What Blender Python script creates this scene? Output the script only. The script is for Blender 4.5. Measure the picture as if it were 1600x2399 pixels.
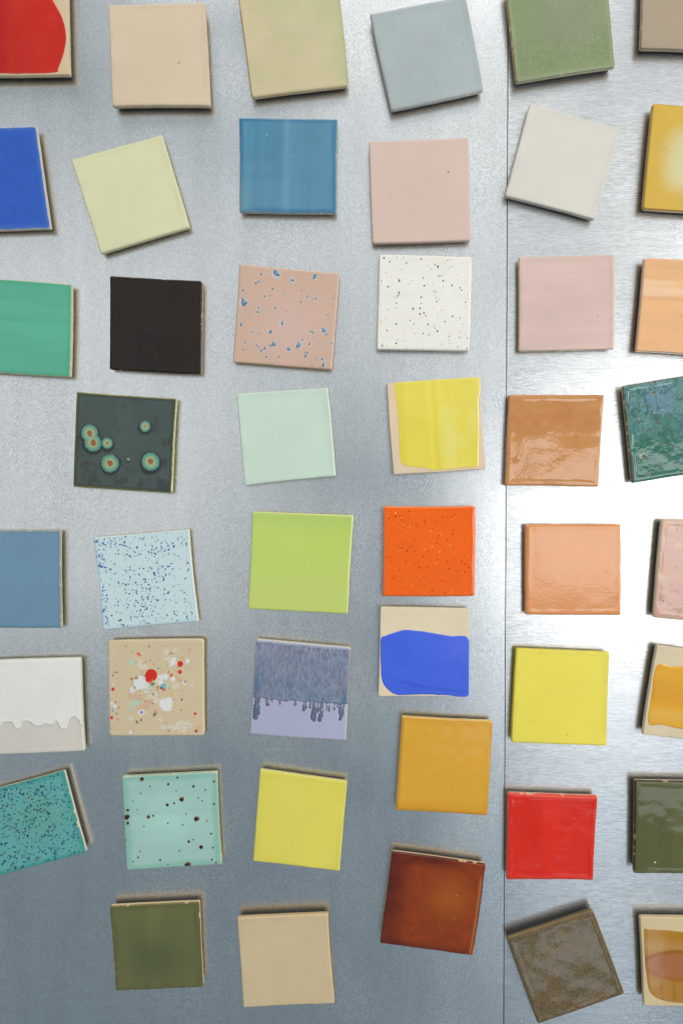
import bpy, bmesh, math, random
import numpy as np
from mathutils import Vector, Matrix

for o in list(bpy.data.objects):
    bpy.data.objects.remove(o, do_unlink=True)
S = bpy.context.scene
COL = S.collection

# ------------------------------------------------------------------ camera
# photograph 1600 x 2399 px; the wall plane is y = 0, the camera stands at y = -DIST
PXW, PXH, FPX = 1600.0, 2399.0, 1600.0
MMPX = 0.1 / 230.0                     # metres per photo pixel on the wall
DIST = FPX * MMPX
FOOT = (852.0, 1153.0)                 # pixel where the view is square to the wall
yaw = math.atan((FOOT[0] - PXW / 2) / FPX)        # camera aims a little left ...
pitch = math.atan((PXH / 2 - FOOT[1]) / FPX)      # ... and a little down
cam_d = bpy.data.cameras.new('camera')
cam = bpy.data.objects.new('camera', cam_d)
COL.objects.link(cam)
cam_d.sensor_fit = 'HORIZONTAL'
cam_d.sensor_width = 36.0
cam_d.lens = 36.0 * FPX / PXW
cam_d.clip_start, cam_d.clip_end = 0.01, 100.0
cam.location = (0, -DIST, 0)
cam.rotation_euler = (math.pi / 2 - pitch, 0, yaw)
S.camera = cam
CR = cam.rotation_euler.to_matrix()

def ray(px, py):
    return CR @ Vector(((px - PXW / 2) / FPX, -(py - PXH / 2) / FPX, -1.0))

def unproject(px, py, out):
    """pixel -> (x, z) on the plane 'out' metres in front of the wall"""
    d = ray(px, py)
    k = (DIST - out) / d.y
    return (d.x * k, d.z * k)

# ------------------------------------------------------------------ light
W = bpy.data.worlds.new('World'); S.world = W; W.use_nodes = True
bg = W.node_tree.nodes['Background']
bg.inputs[0].default_value = (0.68, 0.885, 1.03, 1)
bg.inputs[1].default_value = 0.255

def area(name, loc, target, sx, sy, radiance, color):
    d = bpy.data.lights.new(name, 'AREA'); d.shape = 'RECTANGLE'
    d.size, d.size_y = sx, sy
    d.energy = radiance * math.pi * sx * sy
    d.color = color
    o = bpy.data.objects.new(name, d); COL.objects.link(o)
    o.location = loc
    o.rotation_euler = (Vector(target) - Vector(loc)).to_track_quat('-Z', 'Y').to_euler()
    return o

area('window_light', (1.14, -2.5, -0.14), (0.15, 0, -0.05), 0.84, 0.68, 4.2, (1.0, 0.985, 0.96))
area('mid_fill_light', (0.95, -2.5, -0.86), (0.15, 0, -0.1), 1.15, 0.70, 0.60, (0.97, 0.98, 1.0))  # soft fill added below the window to brighten the metal near the seam
area('upper_window_light', (0.65, -2.5, 1.35), (0.1, 0, 0.1), 2.0, 2.0, 0.52, (1.0, 0.965, 0.915))
area('blue_strip_light', (1.30, -2.5, -1.36), (0.2, 0, -0.2), 0.95, 0.20, 1.7, (0.80, 0.90, 1.0))  # added bluish strip, placed for the sheen on the lower right tiles
area('low_blue_strip_light', (1.05, -2.5, -2.12), (0.2, 0, -0.2), 0.60, 0.30, 1.7, (0.78, 0.89, 1.0))  # second added strip, for sheen patches on the tilted brown tile
area('room_light', (-1.5, -2.9, 0.45), (-0.2, 0, 0.0), 2.3, 2.7, 0.56, (1.0, 0.965, 0.915))
area('side_light', (2.5, -2.2, 0.4), (0, 0, 0), 1.6, 2.2, 5.7, (1.0, 0.98, 0.95))
area('ceiling_light', (-0.4, -1.22, 2.6), (0, 0, 0), 3.0, 1.1, 3.4, (1.0, 0.97, 0.92))

S.render.engine = 'CYCLES'
S.view_settings.view_transform = 'Standard'
S.view_settings.look = 'None'
S.view_settings.exposure = 0.12
S.view_settings.gamma = 1.0
S.view_settings.use_curve_mapping = False

# ------------------------------------------------------------------ helpers
def s2l(c):
    """seen colour (sRGB 0-255) -> albedo, less the couple of percent that gloss adds"""
    c = np.asarray(c, dtype=float) / 255.0
    l = np.where(c <= 0.04045, c / 12.92, ((c + 0.055) / 1.055) ** 2.4)
    return np.maximum(l - 0.018, 0.006)

def nodes_of(name):
    m = bpy.data.materials.new(name); m.use_nodes = True
    nt = m.node_tree
    return m, nt, nt.nodes, nt.links, nt.nodes['Principled BSDF']

def noise_node(nt, vec, scale, detail=2.0, rough=0.5):
    n = nt.nodes.new('ShaderNodeTexNoise')
    n.inputs['Scale'].default_value = scale
    n.inputs['Detail'].default_value = detail
    n.inputs['Roughness'].default_value = rough
    nt.links.new(vec, n.inputs['Vector'])
    return n

def maprange(nt, src, a, b, c, d):
    n = nt.nodes.new('ShaderNodeMapRange')
    n.inputs[1].default_value, n.inputs[2].default_value = a, b
    n.inputs[3].default_value, n.inputs[4].default_value = c, d
    nt.links.new(src, n.inputs[0])
    return n.outputs[0]

def math_node(nt, op, a, b):
    n = nt.nodes.new('ShaderNodeMath'); n.operation = op
    for i, s in enumerate((a, b)):
        if isinstance(s, (int, float)): n.inputs[i].default_value = s
        else: nt.links.new(s, n.inputs[i])
    return n.outputs[0]

FLECK = (0.11, 0.19)      # spangle contrast in the calm and in the busy zones
def metal_material(name, fx, fz, rough, aniso, rot, bump, tint, seed, streak):
    m, nt, N, L, P = nodes_of(name)
    tc = N.new('ShaderNodeTexCoord')
    mp = N.new('ShaderNodeMapping'); L.new(tc.outputs['Object'], mp.inputs[0])
    mp.inputs['Scale'].default_value = (fx, 1, fz)
    mp.inputs['Location'].default_value = (seed, seed * 2, seed * 3)
    grain = noise_node(nt, mp.outputs[0], 1.0, 2.5, 0.62)
    blot = noise_node(nt, tc.outputs['Object'], 8.0, 1.0, 0.45)
    # long soft rolling marks
    mp2 = N.new('ShaderNodeMapping'); L.new(tc.outputs['Object'], mp2.inputs[0])
    mp2.inputs['Scale'].default_value = streak
    roll = noise_node(nt, mp2.outputs[0], 1.0, 3.0, 0.6)
    g = maprange(nt, grain.outputs['Fac'], 0.0, 1.0, -0.7, 1.7)
    zone = maprange(nt, blot.outputs['Fac'], 0.42, 0.68, 0.0, 1.0)
    zone.node.interpolation_type = 'SMOOTHSTEP'
    h = g
    bp = N.new('ShaderNodeBump'); bp.inputs['Strength'].default_value = 1.0
    bp.inputs['Distance'].default_value = bump
    L.new(h, bp.inputs['Height']); L.new(bp.outputs[0], P.inputs['Normal'])
    # zinc colour: dark spangle flecks, denser in some zones, plus faint rolling marks
    mp3 = N.new('ShaderNodeMapping'); L.new(tc.outputs['Object'], mp3.inputs[0])
    mp3.inputs['Scale'].default_value = (fx * 0.95, 1, fz * 0.95)
    mp3.inputs['Location'].default_value = (seed * 5, 0, seed)
    vo = N.new('ShaderNodeTexVoronoi'); vo.inputs['Scale'].default_value = 1.0
    L.new(mp3.outputs[0], vo.inputs['Vector'])
    sx = N.new('ShaderNodeSeparateColor'); L.new(vo.outputs['Color'], sx.inputs[0])
    fleck = maprange(nt, sx.outputs[0], 0.0, 1.0, -1.0, 1.0)
    fz_ = math_node(nt, 'MULTIPLY_ADD', zone, FLECK[1] - FLECK[0])
    fz_.node.inputs[2].default_value = FLECK[0]
    k1 = math_node(nt, 'ADD', 1.0, math_node(nt, 'MULTIPLY', fleck, fz_))
    k2 = maprange(nt, roll.outputs['Fac'], 0.3, 0.7, 0.95, 1.05)
    k = math_node(nt, 'MULTIPLY', k1, k2)
    mx = N.new('ShaderNodeVectorMath'); mx.operation = 'SCALE'
    mx.inputs[0].default_value = tint
    L.new(k, mx.inputs['Scale'])
    L.new(mx.outputs[0], P.inputs['Base Color'])
    P.inputs['Metallic'].default_value = 1.0
    r = maprange(nt, blot.outputs['Fac'], 0.3, 0.7, rough - 0.04, rough + 0.04)
    L.new(r, P.inputs['Roughness'])
    P.inputs['Anisotropic'].default_value = aniso
    P.inputs['Anisotropic Rotation'].default_value = rot
    tg = N.new('ShaderNodeTangent'); tg.direction_type = 'UV_MAP'; tg.uv_map = 'UVMap'
    L.new(tg.outputs[0], P.inputs['Tangent'])
    return m

def clay_material(name, rgb):
    m, nt, N, L, P = nodes_of(name)
    tc = N.new('ShaderNodeTexCoord')
    n1 = noise_node(nt, tc.outputs['Object'], 900, 3, 0.6)
    n2 = noise_node(nt, tc.outputs['Object'], 40, 2, 0.5)
    k = math_node(nt, 'MULTIPLY', maprange(nt, n1.outputs['Fac'], 0.3, 0.7, 0.93, 1.05),
                  maprange(nt, n2.outputs['Fac'], 0.3, 0.7, 0.96, 1.04))
    mx = N.new('ShaderNodeVectorMath'); mx.operation = 'SCALE'
    mx.inputs[0].default_value = tuple(s2l(rgb)); L.new(k, mx.inputs['Scale'])
    L.new(mx.outputs[0], P.inputs['Base Color'])
    P.inputs['Roughness'].default_value = 0.75
    P.inputs['Specular IOR Level'].default_value = 0.3
    bp = N.new('ShaderNodeBump'); bp.inputs['Distance'].default_value = 0.00006
    L.new(n1.outputs['Fac'], bp.inputs['Height']); L.new(bp.outputs[0], P.inputs['Normal'])
    return m

def glaze_material(name, rough, peel, peel_scale, mottle, stretch=(1, 1, 1), spec=0.5):
    """colour comes from the pigment attribute; nodes add mottle, orange peel and gloss wear"""
    m, nt, N, L, P = nodes_of(name)
    tc = N.new('ShaderNodeTexCoord')
    mp = N.new('ShaderNodeMapping'); L.new(tc.outputs['Object'], mp.inputs[0])
    mp.inputs['Scale'].default_value = stretch
    at = N.new('ShaderNodeAttribute'); at.attribute_name = 'pigment'
    fine = noise_node(nt, mp.outputs[0], peel_scale * 2.3, 3, 0.6)
    mid = noise_node(nt, mp.outputs[0], 55, 3, 0.55)
    k = math_node(nt, 'MULTIPLY',
                  maprange(nt, fine.outputs['Fac'], 0.3, 0.7, 1 - mottle, 1 + mottle * 0.7),
                  maprange(nt, mid.outputs['Fac'], 0.3, 0.7, 1 - mottle * 0.8, 1 + mottle * 0.6))
    mx = N.new('ShaderNodeVectorMath'); mx.operation = 'SCALE'
    L.new(at.outputs['Color'], mx.inputs[0]); L.new(k, mx.inputs['Scale'])
    L.new(mx.outputs[0], P.inputs['Base Color'])
    L.new(maprange(nt, mid.outputs['Fac'], 0.3, 0.7, rough * 0.8, rough * 1.25), P.inputs['Roughness'])
    P.inputs['Specular IOR Level'].default_value = spec
    pn = noise_node(nt, mp.outputs[0], peel_scale, 2, 0.5)
    bp = N.new('ShaderNodeBump'); bp.inputs['Distance'].default_value = peel
    L.new(pn.outputs['Fac'], bp.inputs['Height']); L.new(bp.outputs[0], P.inputs['Normal'])
    return m

def link_mesh(name, verts, faces, mat, parent=None, smooth=True):
    me = bpy.data.meshes.new(name)
    me.from_pydata([tuple(v) for v in verts], [], faces)
    me.materials.append(mat)
    if smooth:
        me.polygons.foreach_set('use_smooth', [True] * len(me.polygons))
    me.update()
    o = bpy.data.objects.new(name, me)
    COL.objects.link(o)
    o.parent = parent
    return o

# ------------------------------------------------------------------ setting: two zinc sheets on a wall
M_LEFT = metal_material('zinc_sheet_vertical_grain', 1150, 800, 0.29, 0.3, 0.25, 0.00003, (0.735, 0.745, 0.75), 3.1, (40, 1, 4))
M_RIGHT = metal_material('zinc_sheet_horizontal_grain', 170, 1300, 0.29, 0.5, 0.25, 0.000035, (0.675, 0.68, 0.685), 8.7, (3, 1, 60))
mw, nt, N, L, P = nodes_of('painted_board')
P.inputs['Base Color'].default_value = (0.05, 0.05, 0.05, 1); P.inputs['Roughness'].default_value = 0.8

def sheet(name, pts, y0, y1, mat):
    bm = bmesh.new()
    f = [bm.verts.new((x, y0, z)) for x, z in pts]
    b = [bm.verts.new((x, y1, z)) for x, z in pts]
    n = len(pts)
    bm.faces.new(f)
    bm.faces.new(b[::-1])
    for i in range(n):
        bm.faces.new((f[i], b[i], b[(i + 1) % n], f[(i + 1) % n]))
    bmesh.ops.recalc_face_normals(bm, faces=bm.faces)
    bmesh.ops.bevel(bm, geom=list(bm.edges), offset=0.00018, segments=2, affect='EDGES')
    uv = bm.loops.layers.uv.new('UVMap')
    for fc in bm.faces:
        for l in fc.loops:
            l[uv].uv = (l.vert.co.x, l.vert.co.z)
    me = bpy.data.meshes.new(name); bm.to_mesh(me); bm.free()
    me.materials.append(mat)
    o = bpy.data.objects.new(name, me); COL.objects.link(o)
    o['kind'] = 'structure'
    return o

sa, sb = unproject(1190.5, 0, 0), unproject(1180, 2399, 0)
def seam_x(z):
    return sa[0] + (sb[0] - sa[0]) * (z - sa[1]) / (sb[1] - sa[1])
ZT, ZB, XL, XR = 0.95, -0.95, -0.85, 0.90
GAP = 0.00045
rj = random.Random(4)
SEAM_Z = [ZB + (ZT - ZB) * i / 60 for i in range(61)]
lp = sheet('metal_sheet', [(XL, ZB)] + [(seam_x(z) - GAP + rj.uniform(-0.00012, 0.00010), z) for z in SEAM_Z] + [(XL, ZT)], 0.0, 0.0016, M_LEFT)
lp['label'] = 'grey galvanised metal sheet with vertical grain under the larger group of tiles'
rp = sheet('metal_sheet', [(XR, ZB), (XR, ZT)] + [(seam_x(z) + GAP * 0.8 + rj.uniform(-0.00010, 0.00012), z) for z in SEAM_Z[::-1]], -0.0002, 0.0016, M_RIGHT)
rp['label'] = 'bright galvanised metal sheet with horizontal grain beside the seam'
wall = sheet('wall', [(XL - 0.05, ZB - 0.05), (XR + 0.05, ZB - 0.05), (XR + 0.05, ZT + 0.05), (XL - 0.05, ZT + 0.05)], 0.0015, 0.06, mw)

# ------------------------------------------------------------------ numpy pattern tools (pigment layout, all in millimetres on the tile)
def vnoise(x, y, scale, seed):
    """smooth value noise, about -1..1; scale = feature size in mm"""
    rs = np.random.RandomState(seed)
    T = rs.uniform(-1, 1, (64, 64))
    X, Y = x / scale + 200.3, y / scale + 200.7
    xi, yi = np.floor(X).astype(int), np.floor(Y).astype(int)
    fx, fy = X - xi, Y - yi
    fx = fx * fx * (3 - 2 * fx); fy = fy * fy * (3 - 2 * fy)
    a = T[yi % 64, xi % 64]; b = T[yi % 64, (xi + 1) % 64]
    c = T[(yi + 1) % 64, xi % 64]; d = T[(yi + 1) % 64, (xi + 1) % 64]
    return (a * (1 - fx) + b * fx) * (1 - fy) + (c * (1 - fx) + d * fx) * fy

def fbm(x, y, scale, seed, octaves=3, gain=0.5):
    v, a, t = 0, 1.0, 0.0
    for i in range(octaves):
        v = v + a * vnoise(x, y, scale / 2 ** i, seed + 17 * i); t += a; a *= gain
    return v / t

def sstep(a, b, x):
    t = np.clip((x - a) / (b - a), 0, 1)
    return t * t * (3 - 2 * t)

def mix(rgb, c, m):
    c = np.asarray(c)
    return rgb * (1 - m[..., None]) + c * m[..., None]

def poly_sd(x, y, pts):
    """signed distance (mm, inside positive) to a polygon"""
    pts = np.asarray(pts, float)
    d = np.full(x.shape, 1e9); inside = np.zeros(x.shape, bool)
    n = len(pts)
    for i in range(n):
        ax, ay = pts[i]; bx, by = pts[(i + 1) % n]
        ex, ey = bx - ax, by - ay
        t = np.clip(((x - ax) * ex + (y - ay) * ey) / (ex * ex + ey * ey + 1e-12), 0, 1)
        d = np.minimum(d, np.hypot(x - ax - t * ex, y - ay - t * ey))
        if ey != 0:
            c = ((ay > y) != (by > y)) & (x < ex * (y - ay) / ey + ax)
            inside ^= c
    return np.where(inside, d, -d)

def smooth_loop(pts, k=6):
    """Catmull-Rom through a closed loop"""
    pts = np.asarray(pts, float); n = len(pts); out = []
    for i in range(n):
        p0, p1, p2, p3 = pts[i - 1], pts[i], pts[(i + 1) % n], pts[(i + 2) % n]
        for j in range(k):
            t = j / k
            out.append(0.5 * (2 * p1 + (p2 - p0) * t + (2 * p0 - 5 * p1 + 4 * p2 - p3) * t * t
                              + (3 * p1 - p0 - 3 * p2 + p3) * t ** 3))
    return out

class Ctx:
    """tile-local fields handed to the pattern functions: x, y in mm, fx, fy fractions (fy down), d distance to edge"""
    pass

def dots(c, rgb, pts, color, soft=0.35, wob=0.25, seed=1):
    """pts: (fx, fy, radius mm)"""
    for i, (px, py, r) in enumerate(pts):
        dx, dy = (c.fx - px) * c.w, (c.fy - py) * c.h
        near = (np.abs(dx) < r * 2 + 1) & (np.abs(dy) < r * 2 + 1)
        if not near.any(): continue
        dd = np.hypot(dx[near], dy[near])
        dd = dd * (1 + wob * vnoise(c.x[near] + i * 7.3, c.y[near], r * 0.9 + 0.2, seed + i % 13))
        m = 1 - sstep(r - soft, r + soft, dd)
        rgb[near] = mix(rgb[near], color, m)
    return rgb

def scatter(seed, n, rmin, rmax, power=2.0, box=(0.02, 0.98, 0.02, 0.98), dens=None):
    rs = random.Random(seed); out = []
    while len(out) < n:
        x, y = rs.uniform(box[0], box[1]), rs.uniform(box[2], box[3])
        if dens and rs.random() > dens(x, y): continue
        out.append((x, y, rmin + (rmax - rmin) * rs.random() ** power))
    return out

# ------------------------------------------------------------------ the tile builder
CLAYS = {}
def clay(rgb):
    if rgb not in CLAYS:
        CLAYS[rgb] = clay_material('bisque_clay', rgb)
    return CLAYS[rgb]
mm_, nt, N, L, P = nodes_of('magnet_rubber')
P.inputs['Base Color'].default_value = (0.022, 0.024, 0.022, 1)
P.inputs['Roughness'].default_value = 0.7
M_MAGNET = mm_
DEF_CLAY = (212, 192, 158)

def edge_spacing(n):
    """parameter positions in -1..1, with extra rows in the rounded edge"""
    e = [0.0, 0.0035, 0.0085, 0.016, 0.026, 0.038, 0.052]
    a = np.array(e) - 1
    inner = np.linspace(-1 + 0.068, 1 - 0.068, n)
    return np.concatenate([a, inner, -a[::-1]])

class Shape:
    """maps the unit square to one particular, slightly crooked tile"""
    def __init__(s, quad, t, gap, seed, corner, fillet, wav, bow):
        s.top = t + gap; s.t = t; s.gap = gap; s.seed = seed
        w = [Vector((p[0], p[1])) for p in (unproject(q[0], q[1], s.top - 0.0006) for q in quad)]   # TL TR BR BL
        cx = sum(p.x for p in w) / 4; cz = sum(p.y for p in w) / 4
        s.center = (cx, cz)
        ax = (w[1] - w[0]) + (w[2] - w[3])
        s.ang = math.atan2(ax.y, ax.x)
        ca, sn = math.cos(-s.ang), math.sin(-s.ang)
        s.q = np.array([[(p.x - cx) * ca - (p.y - cz) * sn, (p.x - cx) * sn + (p.y - cz) * ca] for p in w]) * 1000
        s.w = (np.linalg.norm(s.q[1] - s.q[0]) + np.linalg.norm(s.q[2] - s.q[3])) / 2
        s.h = (np.linalg.norm(s.q[3] - s.q[0]) + np.linalg.norm(s.q[2] - s.q[1])) / 2
        rs = random.Random(seed)
        s.bow = bow if bow else [rs.uniform(-0.6, 0.6) for _ in range(4)]    # top right bottom left, mm
        s.corner = corner; s.fillet = fillet; s.wav = wav
        s.warp = rs.uniform(-0.3, 0.3), rs.uniform(-0.3, 0.3)
    def plan(s, u, v, off=0.0):
        """u, v in -1..1 (v up) -> x, y mm and the distance to the edge"""
        m = np.maximum(np.abs(u), np.abs(v)); ms = np.maximum(m, 1e-9)
        bu, bv = u / ms, v / ms
        rc = s.corner / (s.w / 2)
        iu, iv = np.clip(bu, -1 + rc, 1 - rc), np.clip(bv, -1 + rc, 1 - rc)
        du, dv = bu - iu, bv - iv
        ln = np.maximum(np.hypot(du, dv), 1e-9)
        on = (np.abs(du) > 1e-9) & (np.abs(dv) > 1e-9)
        ru = np.where(on, iu + du / ln * rc, bu); rv = np.where(on, iv + dv / ln * rc, bv)
        k = m ** 10
        uu = u * (1 - k) + m * ru * k; vv = v * (1 - k) + m * rv * k
        a, b = (uu + 1) / 2, (1 - vv) / 2
        P = ((1 - a) * (1 - b))[..., None] * s.q[0] + (a * (1 - b))[..., None] * s.q[1] \
            + (a * b)[..., None] * s.q[2] + ((1 - a) * b)[..., None] * s.q[3]
        x, y = P[..., 0].copy(), P[..., 1].copy()
        bt, br, bb, bl = s.bow
        y += (1 - uu ** 2) * (bt * (1 - b) - bb * b)
        x += (1 - vv ** 2) * (br * a - bl * (1 - a))
        # hand-cut wobble of the outline
        y += 0.16 * vnoise(x, y * 0.2, 11, s.seed + 5) * np.abs(vv) ** 6 + 0.05 * vnoise(x, y, 2.2, s.seed + 6) * np.abs(vv) ** 12
        x += 0.16 * vnoise(x * 0.2, y, 11, s.seed + 7) * np.abs(uu) ** 6 + 0.05 * vnoise(x, y, 2.2, s.seed + 8) * np.abs(uu) ** 12
        x += off * uu / np.maximum(np.maximum(np.abs(uu), np.abs(vv)), 1e-9); y += off * vv / np.maximum(np.maximum(np.abs(uu), np.abs(vv)), 1e-9)
        d = (1 - m) * min(s.w, s.h) / 2
        return x, y, d
    def height(s, x, y, d, wav=None):
        """front surface above the sheet in mm"""
        wav = s.wav if wav is None else wav
        r = s.fillet
        z = np.full(x.shape, s.top * 1000)
        dd = np.clip(d, 0, r)
        z -= r - np.sqrt(np.maximum(r * r - (r - dd) ** 2, 0))
        z += s.warp[0] * ((x / 50) ** 2 - 0.3) + s.warp[1] * ((y / 50) ** 2 - 0.3)
        if wav:
            z += wav * (fbm(x, y, 26, s.seed + 40, 2) + 0.35 * vnoise(x, y, 9, s.seed + 41)) * sstep(0, 5, d)
            # glaze pools into a faint roll just inside the rim
            z += (0.75 * wav + 0.02) * (1 + 0.8 * vnoise(x, y, 9, s.seed + 43)) * np.exp(-((d - 3.6 - 0.7 * vnoise(x, y, 14, s.seed + 44)) / 1.7) ** 2)
        return z

def grid_faces(nu, nv, keep=None):
    F = []
    for j in range(nv - 1):
        for i in range(nu - 1):
            a = j * nu + i
            if keep is None or keep[j, i]:
                F.append((a, a + 1, a + nu + 1, a + nu))
    return F

def ring_index(n):
    """boundary vertex ids of an n x n grid, counter-clockwise"""
    r = list(range(n)) + [j * n + n - 1 for j in range(1, n)]
    r += [(n - 1) * n + i for i in range(n - 2, -1, -1)] + [j * n for j in range(n - 2, 0, -1)]
    return r

def fields(sh, n, off=0.0):
    p = edge_spacing(n)
    u, v = np.meshgrid(p, p)
    x, y, d = sh.plan(u, v, off)
    c = Ctx(); c.u, c.v, c.x, c.y, c.d = u, v, x, y, d
    c.fx, c.fy, c.w, c.h = (u + 1) / 2, (1 - v) / 2, sh.w, sh.h
    c.n = len(p)
    return c

def paint(me, rgb):
    a = me.color_attributes.new('pigment', 'FLOAT_COLOR', 'POINT')
    buf = np.ones((len(me.vertices), 4), np.float32)
    buf[:, :3] = rgb
    a.data.foreach_set('color', buf.ravel())

ALL = []
def tile(name, label, quad, pattern, rough=0.25, n=64, t=5.3, gap=3.2, corner=1.6, fillet=1.5, wav=0.05,
         wrap=0.5, clay_rgb=DEF_CLAY, patch=None, over=None, peel=0.00003, peel_scale=260, mottle=0.014,
         stretch=(1, 1, 1), bow=None, spec=0.5, thick=0.35, over_rough=0.2):
    seed = 100 + len(ALL) * 31
    sh = Shape(quad, t / 1000, gap / 1000, seed, corner, fillet, wav, bow)
    root = bpy.data.objects.new(name, None)
    COL.objects.link(root)
    root.empty_display_size = 0.02
    ca, sn = math.cos(sh.ang), math.sin(sh.ang)
    root.matrix_world = Matrix(((ca, -sn, 0, sh.center[0]), (0, 0, -1, 0), (sn, ca, 0, sh.center[1]), (0, 0, 0, 1)))
    root['label'] = label; root['category'] = 'ceramic tile'
    root['group'] = 'glaze sample tiles held on the metal sheets'
    ALL.append(root)
    # unseen magnet, widened into a dark sheet to keep the gap behind dark
    cm = fields(sh, 2, off=-2.6)
    kk = ring_index(cm.n)
    mv, mf = [], []
    for zz, ins in ((0.0, 0.3), (0.25, 0.0), (gap - 0.2, 0.0), (gap + 0.1, 0.3)):
        for k_ in kk:
            x_, y_ = cm.x.ravel()[k_], cm.y.ravel()[k_]
            f_ = 1 - ins / max(abs(x_), abs(y_))
            mv.append((x_ * f_ / 1000, y_ * f_ / 1000, zz / 1000))
    nk = len(kk)
    for r_ in range(3):
        for i_ in range(nk):
            j_ = (i_ + 1) % nk
            mf.append((r_ * nk + i_, r_ * nk + j_, (r_ + 1) * nk + j_, (r_ + 1) * nk + i_))
    mf.append(tuple(range(nk))[::-1]); mf.append(tuple(range(3 * nk, 4 * nk)))
    link_mesh('gap_darkening_magnet', mv, mf, M_MAGNET, root, smooth=False)
    # clay body: front surface (a little below the glaze when covered), sides, back
    nb = 40 if patch is not None else 22
    cb = fields(sh, nb, off=0.0 if patch is not None else -0.12)
    sink = 0.0 if patch is not None else 0.28
    zb = sh.height(cb.x, cb.y, cb.d) - sink
    nn = cb.n
    V = list(zip(cb.x.ravel() / 1000, cb.y.ravel() / 1000, zb.ravel() / 1000))
    F = grid_faces(nn, nn)
    ring = ring_index(nn)
    prev = ring
    gz = gap
    base_rng = np.random.RandomState(seed)
    for zz, ins in ((gz + 0.7, 0.0), (gz + 0.2, 0.25), (gz, 0.9)):
        start = len(V)
        for k in ring:
            x, y, z = V[k]
            ln = math.hypot(x, y) + 1e-9
            f = 1 - ins / 1000 / max(abs(x), abs(y), 1e-6)
            V.append((x * f, y * f, zz / 1000))
        cur = list(range(start, len(V)))
        for i in range(len(ring)):
            j = (i + 1) % len(ring)
            F.append((prev[i], cur[i], cur[j], prev[j]))
        prev = cur
    F.append(tuple(prev[::-1]))
    body = link_mesh('clay_body', V, F, clay(tuple(clay_rgb)), root)
    # glaze
    c = fields(sh, n, off=0.06)
    sd = None
    z = sh.height(c.x, c.y, c.d)
    keep = None
    if patch is not None:
        sd = patch(c)
        # a thick lip that dives under the clay surface where the brush stopped
        z = z + np.where(sd > 0, thick * (1 - np.exp(-np.maximum(sd, 0) / 0.55)) + 0.10 * np.exp(-((sd - 1.0) / 0.7) ** 2), np.maximum(sd * 0.5, -0.35))
        kv = sd > -0.9
        keep = kv[:-1, :-1] | kv[1:, :-1] | kv[:-1, 1:] | kv[1:, 1:]
    rgb = np.asarray(pattern(c), dtype=float)
    if patch is None:       # worn, bare spots along the rim
        ch = sstep(0.45, 0.7, vnoise(c.x, c.y, 3.2, seed + 51) * 0.7 + vnoise(c.x, c.y, 13, seed + 52) * 0.6) * (1 - sstep(0.5, 1.1, c.d))
        rgb = mix(rgb, s2l(clay_rgb), ch * 0.75)
    V = list(zip(c.x.ravel() / 1000, c.y.ravel() / 1000, z.ravel() / 1000))
    cols = list(rgb.reshape(-1, 3))
    F = grid_faces(c.n, c.n, keep)
    # the glaze runs a little way down the sides
    if patch is None:
        ring = ring_index(c.n); prev = ring
        ramp = [(min(wrap, 0.3), 0.0), (wrap, 0.0), (wrap + 0.12, -0.3)]
        zt = (t + gap) - fillet
        for dz, ins in ramp:
            start = len(V)
            for k in ring:
                x, y, z0 = V[k]
                w_ = 0.35 * wrap * float(vnoise(np.array(x * 1000 + y * 600), np.array(0.0), 6, seed + 3)) if dz > 0.3 and wrap < 3 else 0.0
                f = 1 + ins / 1000 / max(abs(x), abs(y), 1e-6)
                V.append((x * f, y * f, max(z0 - (dz + w_) / 1000, (gap + 0.55) / 1000)))
                cols.append(cols[k])
            cur = list(range(start, len(V)))
            for i in range(len(ring)):
                j = (i + 1) % len(ring)
                F.append((prev[i], cur[i], cur[j], prev[j]))
            prev = cur
    mat = glaze_material(name + '_glaze', rough, peel, peel_scale, mottle, stretch, spec)
    if keep is not None:
        used = sorted({i for f in F for i in f}); mp = {a: i for i, a in enumerate(used)}
        V = [V[i] for i in used]; cols = [cols[i] for i in used]
        F = [tuple(mp[i] for i in f) for f in F]
    g = link_mesh('glaze', V, F, mat, root)
    paint(g.data, np.clip(np.array(cols), 0.002, 0.95))
    # a second coat that runs over the first
    if over is not None:
        osd, opat, othick = over
        sd = osd(c)
        z2 = sh.height(c.x, c.y, c.d) + np.where(sd > 0, othick * (1 - np.exp(-np.maximum(sd, 0) / 0.8)) + 0.45 * othick * np.exp(-((sd - 1.2) / 0.8) ** 2), np.maximum(sd * 0.5, -0.3))
        kv = sd > -0.9
        keep = kv[:-1, :-1] | kv[1:, :-1] | kv[:-1, 1:] | kv[1:, 1:]
        rgb = np.asarray(opat(c, sd), float)
        k2 = 1 + 0.06 / 50
        V = list(zip(c.x.ravel() / 1000 * k2, c.y.ravel() / 1000 * k2, z2.ravel() / 1000))
        F = grid_faces(c.n, c.n, keep)
        used = sorted({i for f in F for i in f}); mp = {a: i for i, a in enumerate(used)}
        V = [V[i] for i in used]; cols = rgb.reshape(-1, 3)[used]
        F = [tuple(mp[i] for i in f) for f in F]
        m2 = glaze_material(name + '_overcoat', over_rough, peel, peel_scale, mottle, stretch, spec)
        o2 = link_mesh('glaze_overcoat', V, F, m2, g)
        paint(o2.data, np.clip(cols, 0.002, 0.95))
    return root

# ------------------------------------------------------------------ pigment patterns
def flat(c, rgb, var=0.03, scale=30, seed=3):
    base = np.ones(c.x.shape + (3,)) * s2l(rgb)
    f = 1 + var * fbm(c.x, c.y, scale, seed)
    return base * f[..., None]

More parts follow.
